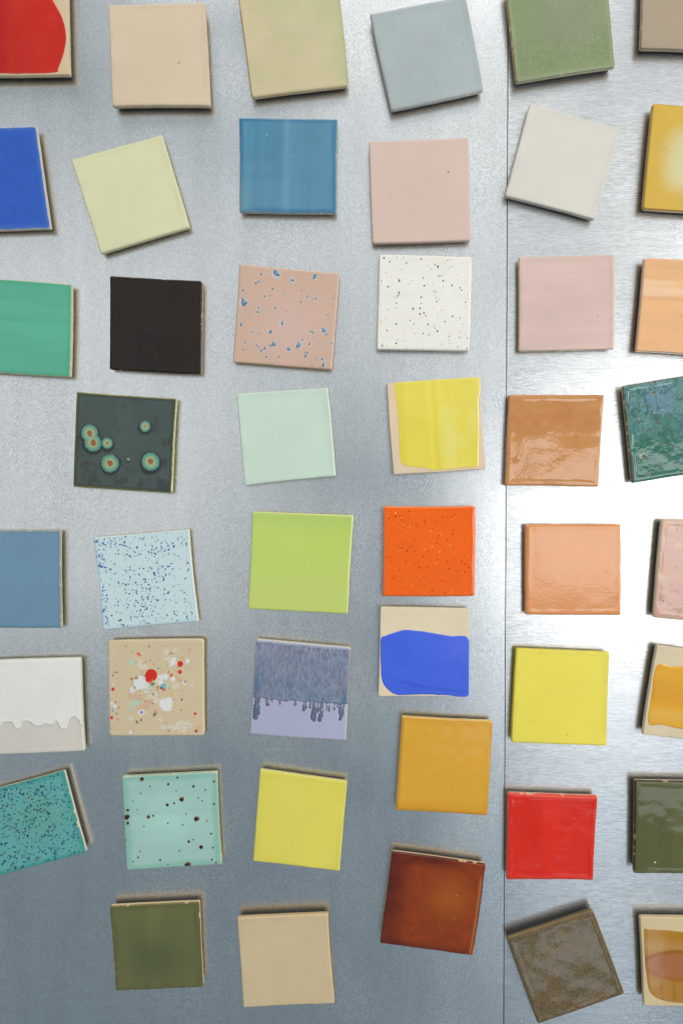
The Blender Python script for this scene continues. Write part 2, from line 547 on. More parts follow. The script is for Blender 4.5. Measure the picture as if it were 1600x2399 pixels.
def rim(c, rgb, color, width=1.0, soft=0.6, amount=0.8, seed=9, sides=None):
    dd = c.d + 0.25 * vnoise(c.x, c.y, 4, seed)
    m = (1 - sstep(width - soft, width + soft, dd)) * amount
    if sides is not None:           # keep only some sides: weights top right bottom left
        a = np.zeros(c.x.shape)
        top = c.v >= np.abs(c.u); bot = -c.v >= np.abs(c.u); rgt = c.u > np.abs(c.v); lft = -c.u > np.abs(c.v)
        for k, msk in zip(sides, (top, rgt, bot, lft)): a[msk] = k
        m = m * a
    return mix(rgb, s2l(color), m)

def brush(c, rgb, amount, vertical=True, seed=4, scale=7):
    x, y = (c.x, c.y * 0.08) if vertical else (c.x * 0.08, c.y)
    return rgb * (1 + amount * fbm(x, y, scale, seed, 3))[..., None]

def plain(rgb, var=0.03, scale=30, rimc=None, rw=1.0, ra=0.7, br=0.0, vert=True, seed=3, specks=None, sides=None):
    def f(c):
        o = flat(c, rgb, var * 1.3, scale, seed)
        o = o * (1 + 0.05 * np.exp(-((c.d - 3.5) / 2.5) ** 2) * vnoise(c.x, c.y, 16, seed + 1) - 0.035 * sstep(9, 1.5, c.d))[..., None]
        hs = int(abs(c.w * 977 + c.h * 331 + rgb[0]))
        o = dots(c, o, scatter(hs, 9, 0.18, 0.34, 2.0), s2l([v * 0.78 for v in rgb]), 0.2)
        if br: o = brush(c, o, br, vert, seed)
        if rimc: o = rim(c, o, rimc, rw, 0.5, ra, seed, sides)
        if specks: o = dots(c, o, specks, s2l((60, 50, 45)), 0.3)
        return o
    return f

def centre_mask(c, r0, r1, ox=0.5, oy=0.5, p=2.0):
    a = (np.abs((c.fx - ox) * 2) ** p + np.abs((c.fy - oy) * 2) ** p) ** (1 / p)
    return 1 - sstep(r0, r1, a + 0.08 * fbm(c.x, c.y, 22, 77))

# ------------------------------------------------------------------ the tiles, row by row
def q(*p):
    return [(p[i], p[i + 1]) for i in range(0, 8, 2)]

def frac_poly(pts, k=6):
    """patch outline given in fractions of the tile (y down)"""
    def f(c):
        lp = smooth_loop(pts, k)
        X, Y = c.fx * c.w, c.fy * c.h
        wob = 0.25 * vnoise(c.x, c.y, 5, 21) + 0.1 * vnoise(c.x, c.y, 1.8, 22)
        return poly_sd(X, Y, [(a * c.w, b * c.h) for a, b in lp]) + wob
    return f

# --- first row
def p_red_patch(c):
    o = flat(c, (196, 52, 20), 0.05, 20, 5)
    o = mix(o, s2l((176, 38, 14)), sstep(0.55, 0.3, c.fx) * 0.7)
    o = brush(c, o, 0.10, True, 6, 9)
    return mix(o, s2l((196, 62, 40)), np.exp(-((c.fx - 0.42) / 0.05) ** 2) * 0.3)
tile('ceramic_tile', 'bare clay tile with a glossy brick red patch ending in a round curve',
     q(-76, -60, 158, -62, 163.5, 174, -72, 176), p_red_patch, rough=0.22, n=110, gap=5.6, wav=0.03,
     patch=frac_poly([(0.05, 0.03), (0.35, 0.0), (0.62, 0.03), (0.76, 0.12), (0.87, 0.29), (0.945, 0.45), (0.975, 0.62), (0.945, 0.8), (0.89, 0.935),
                      (0.86, 0.975), (0.6, 0.985), (0.3, 0.98), (0.06, 0.97), (0.03, 0.5)]), fillet=1.2, clay_rgb=(208, 186, 152))
tile('ceramic_tile', 'plain matte beige tile with tiny dark pinholes beside the red patch tile',
     q(253, 11, 480, 4.5, 493, 247, 262.5, 248), plain((212, 191, 163), 0.04, 45, (198, 176, 144), 1.2, 0.5, specks=[(0.11, 0.31, 0.35), (0.66, 0.47, 0.45), (0.7, 0.58, 0.3), (0.35, 0.98, 0.4), (0.63, 0.19, 0.25)]),
     rough=0.5, gap=5.4, corner=2.6, wrap=4.2, clay_rgb=(196, 172, 138))
def p_celadon(c):
    o = flat(c, (202, 188, 150), 0.03, 30, 3)
    m = sstep(-0.5, 0.8, fbm(c.x, c.y, 34, 12, 3) * 0.8 + (c.fx - 0.45)) 
    o = mix(o, s2l((186, 184, 140)), m * 0.8)
    o = rim(c, o, (172, 118, 58), 1.0, 0.6, 0.9, 5, (0, 0, 0.15, 1))
    return rim(c, o, (165, 165, 118), 2.6, 1.6, 0.6, 6, (0, 1, 0, 0))
tile('ceramic_tile', 'sandy tile flushed pale green with one rusty brown edge',
     q(557, -9, 793, -34, 817, 200, 589, 228), p_celadon, rough=0.28, n=80, gap=4.9, corner=3.0, wrap=1.0, fillet=1.6, wav=0.09)
tile('ceramic_tile', 'smooth plain pale blue grey tile, tilted',
     q(867, 31, 1090, -12, 1133, 211, 917, 257), plain((168, 176, 176), 0.05, 26, (186, 186, 178), 1.0, 0.5, br=0.02, specks=[(0.19, 0.23, 0.3)]),
     rough=0.24, gap=5.2, wrap=3.2, wav=0.12, corner=1.0)
def p_sage(c):
    o = flat(c, (134, 146, 108), 0.06, 30, 8)
    o = mix(o, s2l((140, 142, 122)), centre_mask(c, 0.2, 0.9, 0.62, 0.45) * 0.6)
    g = fbm(c.x, c.y, 1.7, 61, 2)
    o = mix(o, s2l((108, 116, 78)), 0.45 * sstep(-0.3, 0.6, g) * sstep(0.45, 0.75, c.fy) * (1 - sstep(0.86, 0.95, c.fy)) * 0.7)
    o = mix(o, s2l((152, 162, 128)), sstep(5, 1.5, c.d) * 0.6)
    o = rim(c, o, (158, 124, 76), 1.3, 0.7, 0.85, 5, (0.5, 1, 0.15, 1))
    sp = scatter(5, 60, 0.2, 0.45, 2)
    return dots(c, o, sp, s2l((180, 186, 160)), 0.25)
tile('ceramic_tile', 'sage green glossy tile with tan edges hanging over the seam top',
     q(1183, -37, 1421, -75, 1441, 156, 1209, 192), p_sage, rough=0.14, n=110, gap=6.3, wrap=1.4, peel=0.00008, peel_scale=500, wav=0.06, mottle=0.05)
tile('ceramic_tile', 'plain taupe tile with an even satin surface',
     q(1505, -118, 1740, -114, 1735, 117, 1500, 112), plain((168, 150, 127), 0.03, 40, (150, 132, 104), 0.9, 0.5), rough=0.35, gap=5.9, wrap=2.0)

# --- second row
def p_royal(c):
    o = flat(c, (50, 92, 182), 0.07, 14, 8)
    g = fbm(c.x, c.y, 3, 44, 3)
    o = o * (1 + 0.10 * g)[..., None]
    o = mix(o, s2l((92, 130, 178)), sstep(6, 1, c.d + 1.5 * g) * 0.35)
    return rim(c, o, (196, 196, 190), 0.8, 0.45, 0.9, 7)
tile('ceramic_tile', 'royal blue satin tile with a thin white edge line',
     q(-148, 302, 86, 295, 119, 535, -115, 545), p_royal, rough=0.4, n=90, gap=4.5, wrap=0.2, mottle=0.05)
tile('ceramic_tile', 'plain pale lemon tile, tilted, beside the royal blue tile',
     q(166, 374, 379, 315, 444, 532, 236, 594), plain((216, 213, 172), 0.02, 40, (186, 184, 140), 0.8, 0.35), rough=0.42, gap=4.3, wrap=3.6, corner=1.1)
def p_steel(c):
    o = flat(c, (92, 138, 164), 0.05, 22, 2)
    o = brush(c, o, 0.12, True, 9, 6)
    o = mix(o, s2l((58, 108, 150)), sstep(6, 2.2, c.d) * sstep(0.8, 1.8, c.d) * 0.6)
    o = mix(o, s2l((138, 168, 178)), np.exp(-((c.fx - 0.49 - 0.01 * vnoise(c.y, c.x, 12, 3)) / 0.03) ** 2) * 0.22)
    o = mix(o, s2l((105, 150, 160)), sstep(0.18, 0.03, c.fx) * sstep(0.4, 0.9, c.fy) * 0.6)
    o = rim(c, o, (150, 172, 164), 0.7, 0.4, 0.7, 4)
    return dots(c, o, [(0.28, 0.18, 0.35), (0.53, 0.39, 0.3)], s2l((225, 230, 230)), 0.2)  # glints painted in as tiny near-white dots
tile('ceramic_tile', 'steel blue glossy tile with vertical brush streaks and a curved edge',
     q(559.5, 273.5, 791, 277.5, 788.6, 499, 560.6, 495.5), p_steel, rough=0.1, n=110, gap=4.3, wrap=0.7, wav=0.11, fillet=2.0,
     bow=[-0.25, -0.5, 0.5, -0.5], stretch=(1, 0.35, 1))
def p_blush(c):
    o = flat(c, (210, 184, 170), 0.03, 40, 2)
    o = mix(o, s2l((208, 180, 168)), centre_mask(c, 0.1, 1.1, 0.5, 0.48, 2.4) * 0.9)
    return dots(c, o, [(0.79, 0.33, 0.45), (0.85, 0.53, 0.3), (0.2, 0.55, 0.25)], s2l((70, 60, 55)), 0.25)
tile('ceramic_tile', 'matte beige tile blushing pink towards its middle',
     q(864.5, 330, 1097.5, 321, 1103, 562.5, 872.6, 569.5), p_blush, rough=0.55, gap=4.7, wrap=4.2, corner=2.4, clay_rgb=(200, 172, 140))
tile('ceramic_tile', 'plain off white tile turned clockwise across the seam',
     q(1241, 240.5, 1453.5, 299.5, 1393, 514, 1183, 458), plain((212, 206, 194), 0.02, 50, (200, 194, 178), 1.0, 0.4), rough=0.4, gap=5.2, wrap=4.2, corner=1.8, clay_rgb=(214, 206, 190))
def p_halo_yellow(c):
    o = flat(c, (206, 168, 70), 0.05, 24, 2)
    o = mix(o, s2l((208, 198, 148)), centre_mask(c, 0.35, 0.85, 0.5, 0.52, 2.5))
    o = rim(c, o, (176, 132, 50), 1.0, 0.6, 0.6, 4)
    return dots(c, o, [(0.16, 0.42, 0.7)], s2l((150, 140, 90)), 0.5)
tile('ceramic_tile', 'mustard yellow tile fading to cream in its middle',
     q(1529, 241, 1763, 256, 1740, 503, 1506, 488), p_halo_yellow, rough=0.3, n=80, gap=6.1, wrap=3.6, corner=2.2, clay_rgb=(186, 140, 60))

# --- third row
def p_jade(c):
    o = flat(c, (90, 172, 142), 0.06, 26, 2)
    o = brush(c, o, 0.10, False, 9, 7)
    o = mix(o, s2l((74, 158, 124)), sstep(5, 1.5, c.d) * 0.6)
    return rim(c, o, (178, 182, 134), 0.9, 0.4, 0.85, 4)
tile('ceramic_tile', 'jade green tile with horizontal brush streaks and a pale edge line',
     q(-65, 649, 169, 666, 165, 883, -68, 868), p_jade, rough=0.2, n=90, gap=4.0, wrap=0.2, wav=0.05)
def p_black(c):
    o = flat(c, (52, 46, 37), 0.12, 24, 2)
    dx, dy = (c.fx - 0.44) / 0.11, (c.fy - 0.79) / 0.19
    r = np.hypot(dx, dy)
    o = mix(o, s2l((34, 31, 29)), np.exp(-((r - 1) / 0.09) ** 2) * 0.8)
    o = rim(c, o, (120, 104, 86), 0.5, 0.35, 0.6, 4, (0.1, 0.9, 0.5, 0.1))
    return dots(c, o, [(0.44, 0.52, 0.3), (0.05, 0.68, 0.3), (0.5, 0.68, 0.3), (0.06, 0.8, 0.25)], s2l((140, 130, 120)), 0.2)
tile('ceramic_tile', 'glossy near black brown tile', q(257, 645, 474, 657, 471, 876.5, 256, 865), p_black, spec=0.28, rough=0.08, n=90, gap=4.0, wrap=0.3, wav=0.13, fillet=1.9, bow=[-0.3, 0.3, 0.5, -0.3])
SPOTS15 = [(449, 220, 14), (655, 210, 36), (880, 295, 24), (1175, 250, 24), (375, 333, 15), (415, 320, 12), (163, 368, 7), (201, 432, 14), (598, 413, 12), (990, 440, 9),
           (489, 513, 17), (568, 503, 9), (765, 498, 8), (1068, 513, 13), (1142, 550, 12), (1195, 552, 13), (1430, 540, 11), (1448, 497, 7), (200, 590, 34), (240, 600, 14), (978, 597, 12), (410, 668, 11),
           (392, 724, 17), (635, 667, 14), (800, 725, 8), (940, 730, 7), (1350, 772, 12), (730, 878, 22), (160, 887, 16), (310, 995, 13), (412, 1012, 8), (570, 995, 19), (1110, 993, 11), (1143, 1010, 11), (1290, 985, 28),
           (1330, 1032, 13), (221, 1135, 14), (382, 1168, 12), (405, 1193, 9), (565, 1182, 15), (605, 1165, 24), (490, 1222, 17), (447, 1247, 14), (200, 1230, 10), (820, 1233, 23), (957, 1180, 30), (1013, 1108, 12),
           (1103, 1165, 16), (1155, 1085, 7), (1410, 1160, 16), (1035, 1285, 10), (1075, 1290, 14), (1050, 1328, 14), (515, 1333, 15), (687, 1338, 11), (1187, 1360, 11), (1278, 1378, 16), (1297, 1455, 18), (597, 1437, 12), (1252, 1485, 9), (1135, 1467, 7)]
def p_spotted_pink(c):
    o = flat(c, (203, 170, 150), 0.04, 30, 2)
    o = mix(o, s2l((208, 176, 163)), centre_mask(c, 0.1, 1.0, 0.55, 0.62) * 0.95)
    P = []
    for px, py, r in SPOTS15:
        sx, sy = 535 + px / 5.807, 605 + py / 5.807
        # tile corners TL(561,618) TR(795.4,640) BR(777,867.6) BL(545,849): undo the skew
        fy = (sy - 618 - (sx - 561) * 0.094) / 229.0
        fx = (sx - 561 + fy * 17) / 233.5
        P.append((fx, fy, r / 5.807 * 0.4348))
    o = dots(c, o, [(a, b, r * 1.75) for a, b, r in P if r > 0.8], s2l((200, 186, 182)), 0.6, 0.2, 3)
    o = dots(c, o, [(a, b, r * 0.95) for a, b, r in P], s2l((86, 124, 142)), 0.3, 0.55, 5)
    o = dots(c, o, [(a + 0.004, b - 0.006, r * 0.4) for a, b, r in P if r > 1.6], s2l((150, 172, 190)), 0.25, 0.5, 8)
    return rim(c, o, (204, 162, 122), 1.0, 0.5, 0.6, 4)
tile('ceramic_tile', 'dusty pink tan tile scattered with blue grey spots',
     q(561, 618, 795.4, 640, 777, 866, 545, 848), p_spotted_pink, rough=0.2, n=190, gap=4.0, wrap=1.6, wav=0.06, clay_rgb=(206, 172, 128))
def p_white_speckle(c):
    o = flat(c, (233, 228, 217), 0.02, 30, 2)
    o = brush(c, o, 0.025, False, 9, 7)
    o = dots(c, o, scatter(11, 100, 0.35, 0.95, 1.5), s2l((72, 72, 128)), 0.25, 0.3)
    o = dots(c, o, scatter(14, 60, 0.2, 0.35, 1.6), s2l((120, 118, 140)), 0.22, 0.3)
    o = dots(c, o, scatter(12, 16, 0.35, 0.9, 1.6), s2l((226, 190, 150)), 0.3, 0.3)
    o = dots(c, o, scatter(13, 8, 0.35, 0.8, 1.6), s2l((224, 212, 130)), 0.3, 0.3)
    return rim(c, o, (222, 214, 192), 1.1, 0.6, 0.7, 4)
tile('ceramic_tile', 'cream white tile with fine navy and orange speckles',
     q(888, 595.5, 1105, 601.5, 1099, 821.5, 882.5, 818.5), p_white_speckle, rough=0.13, n=190, gap=4.5, wrap=3.0, wav=0.11, stretch=(0.4, 1, 1), clay_rgb=(222, 214, 196))
tile('ceramic_tile', 'glossy powder pink tile with beige edges',
     q(1215, 601.5, 1440, 595.5, 1439, 817, 1215, 822), plain((213, 184, 174), 0.05, 26, (208, 182, 150), 1.3, 0.8, br=0.03, vert=False, specks=[(0.82, 0.64, 0.6)]),
     rough=0.13, n=90, gap=4.9, wrap=2.0, wav=0.12, stretch=(0.35, 1, 1), clay_rgb=(206, 180, 146))
def p_peach_streak(c):
    o = flat(c, (228, 176, 128), 0.03, 26, 2)
    o = brush(c, o, 0.10, False, 9, 6)
    o = mix(o, s2l((236, 202, 168)), sstep(0.1, 0.6, fbm(c.x * 0.1, c.y, 9, 33)) * 0.6)
    o = rim(c, o, (230, 180, 140), 1.2, 0.7, 0.6, 4)
    return dots(c, o, [(0.42, 0.61, 0.3), (0.46, 0.61, 0.25), (0.35, 0.28, 0.3)], s2l((150, 110, 70)), 0.2)
tile('ceramic_tile', 'light peach tile with horizontal pale brush bands',
     q(1509.5, 604, 1738, 614, 1720, 838, 1490, 821.5), p_peach_streak, rough=0.14, n=90, gap=6.3, wrap=3.6, wav=0.1, stretch=(0.35, 1, 1), clay_rgb=(220, 172, 126))

# --- fourth row
CRY = [(300, 665, 118, 38), (345, 795, 118, 36), (540, 800, 76, 17), (578, 1075, 122, 36), (1050, 572, 74, 10), (1127, 1052, 122, 36), (825, 1020, 20, 0)]
def p_crystal(c):
    o = flat(c, (72, 84, 80), 0.12, 18, 2)
    o = brush(c, o, 0.10, True, 9, 8)
    o = mix(o, s2l((50, 60, 56)), sstep(0.15, 0.6, fbm(c.x, c.y, 11, 71)) * 0.7)
    o = mix(o, s2l((66, 54, 48)), sstep(0.2, 0.7, fbm(c.x, c.y, 10, 73)) * sstep(0.35, 0.1, c.fx) * 0.8)
    P = []
    for px, py, r, core in CRY:
        fy = (py - 100 - (px - 110) * 0.068) / 1300.0
        fx = (px - 115 + fy * 50) / 1350.0
        P.append((fx, fy, r / 5.807 * 0.4348, core / 5.807 * 0.4348))
    o = dots(c, o, [(a, b + 0.02, r * 1.25) for a, b, r, k in P], s2l((46, 54, 52)), 1.2, 0.1)
    near = np.full(c.x.shape, 1e9); which = np.zeros(c.x.shape, int)
    for i, (a, b, r, k) in enumerate(P):
        dx, dy = (c.fx - a) * c.w, (c.fy - b) * c.h
        ang = np.arctan2(dy, dx)
        rr = np.hypot(dx, dy) / r * (1 + 0.07 * vnoise(ang * 12, r * np.ones_like(ang), 1.0, 80 + i))
        t = np.clip(rr, 0, 1.2)
        ray_ = 1 + 0.13 * vnoise(ang * 22, rr * 1.2, 1.0, 90 + i)
        col = np.ones(c.x.shape + (3,)) * s2l((150, 172, 126))
        col = mix(col, s2l((172, 150, 118)), 1 - sstep(0.25, 0.45, t))
        col = mix(col, s2l((98, 150, 128)), sstep(0.45, 0.8, t))
        col = mix(col, s2l((82, 130, 122)), sstep(0.8, 1.0, t))
        col = col * ray_[..., None]
        m = (1 - sstep(0.94, 1.04, rr)) * (rr < near)
        o = o * (1 - m[..., None]) + col * m[..., None]
        near = np.where(rr < 1.0, np.minimum(near, rr), near)
        if k:
            o = dots(c, o, [(a, b, k)], s2l((146, 92, 64)), 0.3, 0.35, 7 + i)
    o = mix(o, s2l((92, 92, 44)), sstep(3.2, 1.2, c.d) * 0.8)
    o = mix(o, s2l((44, 50, 40)), np.exp(-((c.d - 2.9) / 0.8) ** 2) * 0.6)
    return rim(c, o, (178, 176, 122), 0.9, 0.45, 0.85, 4, (0.8, 1, 0.6, 0.35))
tile('ceramic_tile', 'dark green glossy tile with round crystal blooms of turquoise and rust',
     q(179.4, 917, 414.5, 933, 403, 1156, 171, 1140), p_crystal, rough=0.09, n=190, gap=3.8, wrap=0.5, wav=0.12, mottle=0.04, clay_rgb=(206, 198, 156))
tile('ceramic_tile', 'plain pale mint tile, the palest green one',
     q(554, 922.5, 767.7, 908, 786.5, 1115.5, 573, 1138), plain((200, 217, 199), 0.02, 30, (214, 214, 186), 0.6, 0.5, br=0.015), rough=0.3, gap=3.6, wrap=1.5, corner=1.0, wav=0.05, clay_rgb=(206, 206, 180))
def p_yellow_patch(c):
    o = flat(c, (230, 212, 92), 0.03, 20, 2)
    m = np.exp(-((c.fx - 0.5) / 0.03) ** 2) + np.exp(-((c.fx - 0.12) / 0.05) ** 2)
    o = mix(o, s2l((214, 194, 66)), np.clip(m, 0, 1) * 0.4)
    o = mix(o, s2l((230, 218, 128)), sstep(-0.1, 0.5, fbm(c.x, c.y * 0.4, 16, 52)) * sstep(0.45, 0.65, c.fx) * 0.7)
    return brush(c, o, 0.05, True, 9, 9)
tile('ceramic_tile', 'bare clay tile with a glossy sunny yellow square brushed over most of it',
     q(906.5, 897.5, 1123.6, 883, 1137.7, 1098.5, 922, 1111.5), p_yellow_patch, rough=0.1, n=120, gap=4.3, wav=0.07, fillet=0.9, corner=1.0,
     patch=frac_poly([(0.11, -0.03), (0.5, -0.03), (0.985, -0.02), (0.975, 0.25), (0.955, 0.6), (0.925, 0.93), (0.9, 0.965), (0.6, 0.975), (0.42, 0.975), (0.36, 0.95), (0.2, 0.925), (0.1, 0.89), (0.085, 0.8), (0.1, 0.4)]),
     clay_rgb=(222, 198, 170), thick=0.3)
def p_terracotta(c):
    o = flat(c, (196, 138, 88), 0.05, 22, 2)
    o = brush(c, o, 0.04, False, 9, 8)
    o = mix(o, s2l((182, 120, 70)), sstep(0.1, 0.5, fbm(c.x, c.y, 15, 30)) * 0.4)
    return rim(c, o, (200, 144, 96), 1.2, 0.6, 0.6, 4)
tile('ceramic_tile', 'glossy caramel brown tile with a broad wavy window glare, touching the seam',
     q(1192, 925, 1415, 925, 1402, 1140, 1184, 1137), p_terracotta, rough=0.06, n=130, gap=4.7, wrap=4.0, wav=0.2, peel=0.00005, peel_scale=330, corner=0.9, bow=[0.2, -0.3, -0.3, 0.2],
     clay_rgb=(186, 128, 80))
def p_teal_lava(c):
    o = flat(c, (100, 138, 132), 0.05, 20, 2)
    n1 = fbm(c.x, c.y, 7, 31, 4, 0.65)
    o = mix(o, s2l((62, 110, 92)), sstep(0.3, 0.85, c.fy + 0.35 * fbm(c.x, c.y, 18, 32)) * 0.95)
    o = mix(o, s2l((112, 140, 152)), sstep(0.0, 0.5, fbm(c.x, c.y, 16, 33)) * sstep(0.75, 0.3, c.fy) * 0.8)
    v = np.abs(fbm(c.x, c.y * 0.6, 8, 34, 3, 0.6))
    o = mix(o, s2l((70, 104, 104)), (1 - sstep(0.02, 0.13, v)) * 0.75)
    o = mix(o, s2l((62, 88, 146)), sstep(0.25, 0.6, fbm(c.x + 9, c.y, 13, 35)) * sstep(0.25, 0.5, c.fy) * 0.8)
    o = o * (1 + 0.22 * fbm(c.x, c.y, 2.0, 36, 2))[..., None]
    B = [(0.09, 0.12, 1.0), (0.2, 0.17, 0.9), (0.08, 0.2, 0.9), (0.31, 0.12, 1.6), (0.27, 0.25, 0.9), (0.19, 0.24, 1.0), (0.13, 0.4, 1.0), (0.32, 0.42, 1.4), (0.2, 0.49, 1.2), (0.35, 0.48, 1.1), (0.14, 0.74, 2.2), (0.36, 0.66, 1.3), (0.17, 0.93, 1.6), (0.33, 0.02, 1.5), (0.45, 0.28, 0.9), (0.02, 0.7, 1.0),
         (0.6, 0.2, 1.2), (0.7, 0.5, 1.4), (0.85, 0.35, 1.1), (0.6, 0.8, 1.5), (0.9, 0.75, 1.0)]
    o = dots(c, o, [(a, b, r * 1.25) for a, b, r in B], s2l((132, 146, 132)), 0.6, 0.5, 3)
    o = dots(c, o, [(a, b, r * 0.75) for a, b, r in B], s2l((104, 88, 66)), 0.4, 0.6, 6)
    return rim(c, o, (122, 92, 52), 1.0, 0.6, 0.9, 4, (0.7, 0.7, 0.1, 1))
tile('ceramic_tile', 'teal and blue lava glaze tile, bubbled and very glossy',
     q(1458, 904, 1685, 867, 1708, 1095, 1481, 1131.5), p_teal_lava, rough=0.07, n=190, gap=6.1, wrap=0.9, wav=0.16, peel=0.00012, peel_scale=200, corner=1.8, fillet=2.0)

# --- fifth row
def p_bluegrey(c):
    o = flat(c, (112, 144, 170), 0.05, 26, 2)
    g = fbm(c.x, c.y, 1.6, 40, 2)
    o = mix(o, s2l((142, 160, 158)), sstep(0.2, 0.6, g) * sstep(-0.1, 0.4, fbm(c.x, c.y, 22, 41)) * 0.5)
    o = mix(o, s2l((96, 128, 136)), sstep(4, 1, c.d) * 0.6)
    return rim(c, o, (160, 164, 136), 0.6, 0.4, 0.7, 4)
tile('ceramic_tile', 'dusty blue grey tile with fine pale mottling',
     q(-88, 1245, 142, 1243.5, 144.5, 1471.5, -86, 1471), p_bluegrey, rough=0.35, n=150, gap=3.8, wrap=0.4, clay_rgb=(200, 186, 150))
def p_ice_speckle(c):
    o = flat(c, (200, 217, 218), 0.02, 26, 2)
    o = mix(o, s2l((176, 208, 216)), sstep(5, 1, c.d) * 0.5)
    dn = lambda x, y: 0.35 + 0.65 * max(0.0, min(1.0, 0.75 - abs(x - 0.42) * 0.9 + 0.35 * math.sin(9 * x + 5 * y) ))
    o = dots(c, o, scatter(21, 520, 0.32, 0.9, 1.7, dens=dn), s2l((44, 68, 138)), 0.22, 0.45)
    o = dots(c, o, scatter(22, 260, 0.18, 0.32, 1.0, dens=dn), s2l((96, 128, 172)), 0.2, 0.3)
    o = dots(c, o, scatter(23, 34, 0.35, 1.0, 1.0, box=(0.01, 0.1, 0.02, 0.35)) + scatter(24, 26, 0.35, 0.9, 1.0, box=(0.01, 0.08, 0.6, 0.98)), s2l((58, 92, 168)), 0.3, 0.5)
    return rim(c, o, (214, 208, 188), 0.9, 0.5, 0.85, 4, (0.8, 1, 0.3, 0.2))
tile('ceramic_tile', 'ice blue tile covered with dense dark blue speckles',
     q(218.6, 1258.5, 443, 1240, 465.4, 1456.5, 241.6, 1477), p_ice_speckle, rough=0.25, n=200, gap=3.3, wrap=0.8, corner=1.6, bow=[-0.3, -0.9, -0.4, -0.7], wav=0.06, clay_rgb=(214, 200, 172))
def p_lime(c):
    o = flat(c, (190, 208, 108), 0.03, 30, 2)
    o = mix(o, s2l((178, 200, 112)), sstep(0.18, 0.02, c.fy) * 0.7)
    o = mix(o, s2l((198, 206, 120)), sstep(0.5, 1.0, c.fy + 0.2 * c.fx) * 0.5)
    return rim(c, o, (214, 212, 140), 1.1, 0.5, 0.8, 4, (1, 1, 0.2, 0.2))
tile('ceramic_tile', 'lime green tile with pale yellow top and side edges',
     q(591, 1198, 828, 1207.5, 815, 1438.5, 580.5, 1426.5), p_lime, rough=0.2, n=80, gap=3.6, wrap=1.2, wav=0.05, bow=[0, -0.5, 0, -0.4], clay_rgb=(214, 204, 150))
def p_orange(c):
    o = flat(c, (243, 106, 18), 0.05, 30, 2)
    o = dots(c, o, scatter(31, 150, 0.3, 0.75, 2), s2l((150, 52, 18)), 0.3, 0.4)
    o = dots(c, o, scatter(32, 90, 0.2, 0.45, 2), s2l((186, 72, 22)), 0.25, 0.3)
    pits = scatter(33, 34, 0.35, 0.8, 1.5)
    o = dots(c, o, pits, s2l((240, 170, 120)), 0.25, 0.4)
    o = dots(c, o, [(a, b, r * 0.45) for a, b, r in pits], s2l((226, 90, 20)), 0.15, 0.3)
    return rim(c, o, (232, 140, 72), 0.7, 0.4, 0.8, 4)
tile('ceramic_tile', 'bright orange glossy tile with small brown specks and pits',
     q(897.7, 1186, 1113.6, 1185, 1111, 1397, 896, 1397), p_orange, rough=0.09, n=180, gap=4.3, wrap=1.0, wav=0.11, peel=0.00006, peel_scale=420, fillet=2.0, clay_rgb=(218, 180, 134))
def p_peach(c):
    o = flat(c, (214, 146, 94), 0.03, 30, 2)
    o = mix(o, s2l((210, 136, 78)), sstep(7, 1.5, c.d) * 0.6)
    o = mix(o, s2l((226, 140, 100)), sstep(0.2, 0.6, fbm(c.x, c.y, 12, 30)) * 0.4)
    return rim(c, o, (224, 160, 106), 1.0, 0.5, 0.6, 4)
tile('ceramic_tile', 'peach orange tile with a frosty orange peel glare',
     q(1231, 1228.5, 1454.6, 1228, 1454.6, 1441.5, 1231, 1440.5), p_peach, rough=0.08, n=100, gap=4.9, wrap=4.2, wav=0.10, peel=0.00007, peel_scale=420, corner=1.9, fillet=2.0, clay_rgb=(214, 160, 104))
def p_pink_stone(c):
    o = flat(c, (196, 156, 140), 0.05, 20, 2)
    n1 = fbm(c.x, c.y, 11, 51, 3)
    o = mix(o, s2l((204, 174, 152)), sstep(0.05, 0.5, n1) * 0.7)
    o = mix(o, s2l((196, 148, 138)), sstep(0.1, 0.5, -n1) * 0.6)
    o = mix(o, s2l((208, 146, 118)), sstep(0.3, 0.7, fbm(c.x, c.y, 12, 52)) * 0.6)
    o = dots(c, o, scatter(41, 90, 0.25, 0.8, 2), s2l((112, 92, 88)), 0.3, 0.5)
    o = dots(c, o, [(0.07, 0.06, 2.0)], s2l((222, 158, 128)), 0.5, 0.4)
    return rim(c, o, (216, 192, 160), 1.3, 0.6, 0.8, 4)
tile('ceramic_tile', 'marbled pink tile with brown flecks and glassy ripples',
     q(1550, 1215.5, 1770, 1222, 1752, 1462, 1531, 1447.5), p_pink_stone, rough=0.08, n=180, gap=6.1, wrap=1.0, wav=0.16, peel=0.00014, peel_scale=150, corner=2.2, fillet=1.8, clay_rgb=(206, 184, 148))

# --- sixth row
def s_white_drip(c):
    y = c.fy * c.h; x = c.fx * c.w
    e = 0.66 + 0 * c.fx
    for fx, a, w in ((0.335, 0.075, 0.036), (0.55, 0.055, 0.06), (0.67, 0.045, 0.04), (0.80, 0.10, 0.042), (0.12, 0.05, 0.05), (0.91, -0.03, 0.03), (1.0, 0.07, 0.03)):
        e = e + a * np.exp(-(np.abs(c.fx - fx) / (w * 1.15)) ** 3.4)
    return (e * c.h - y) * 0.75
tile('ceramic_tile', 'warm white tile with a thick milky coat dripping over its upper two thirds',
     q(-40, 1548, 189, 1541, 198, 1759.5, -32, 1769), plain((214, 207, 194), 0.03, 30, (224, 219, 192), 0.9, 0.6), rough=0.3, n=120, gap=4.7, wrap=3.6, wav=0.05, corner=1.6,
     over=(s_white_drip, lambda c, sd: rim(c, flat(c, (231, 228, 220), 0.03, 18, 3), (214, 212, 184), 1.0, 0.5, 0.6), 0.9), over_rough=0.10, clay_rgb=(214, 210, 182))
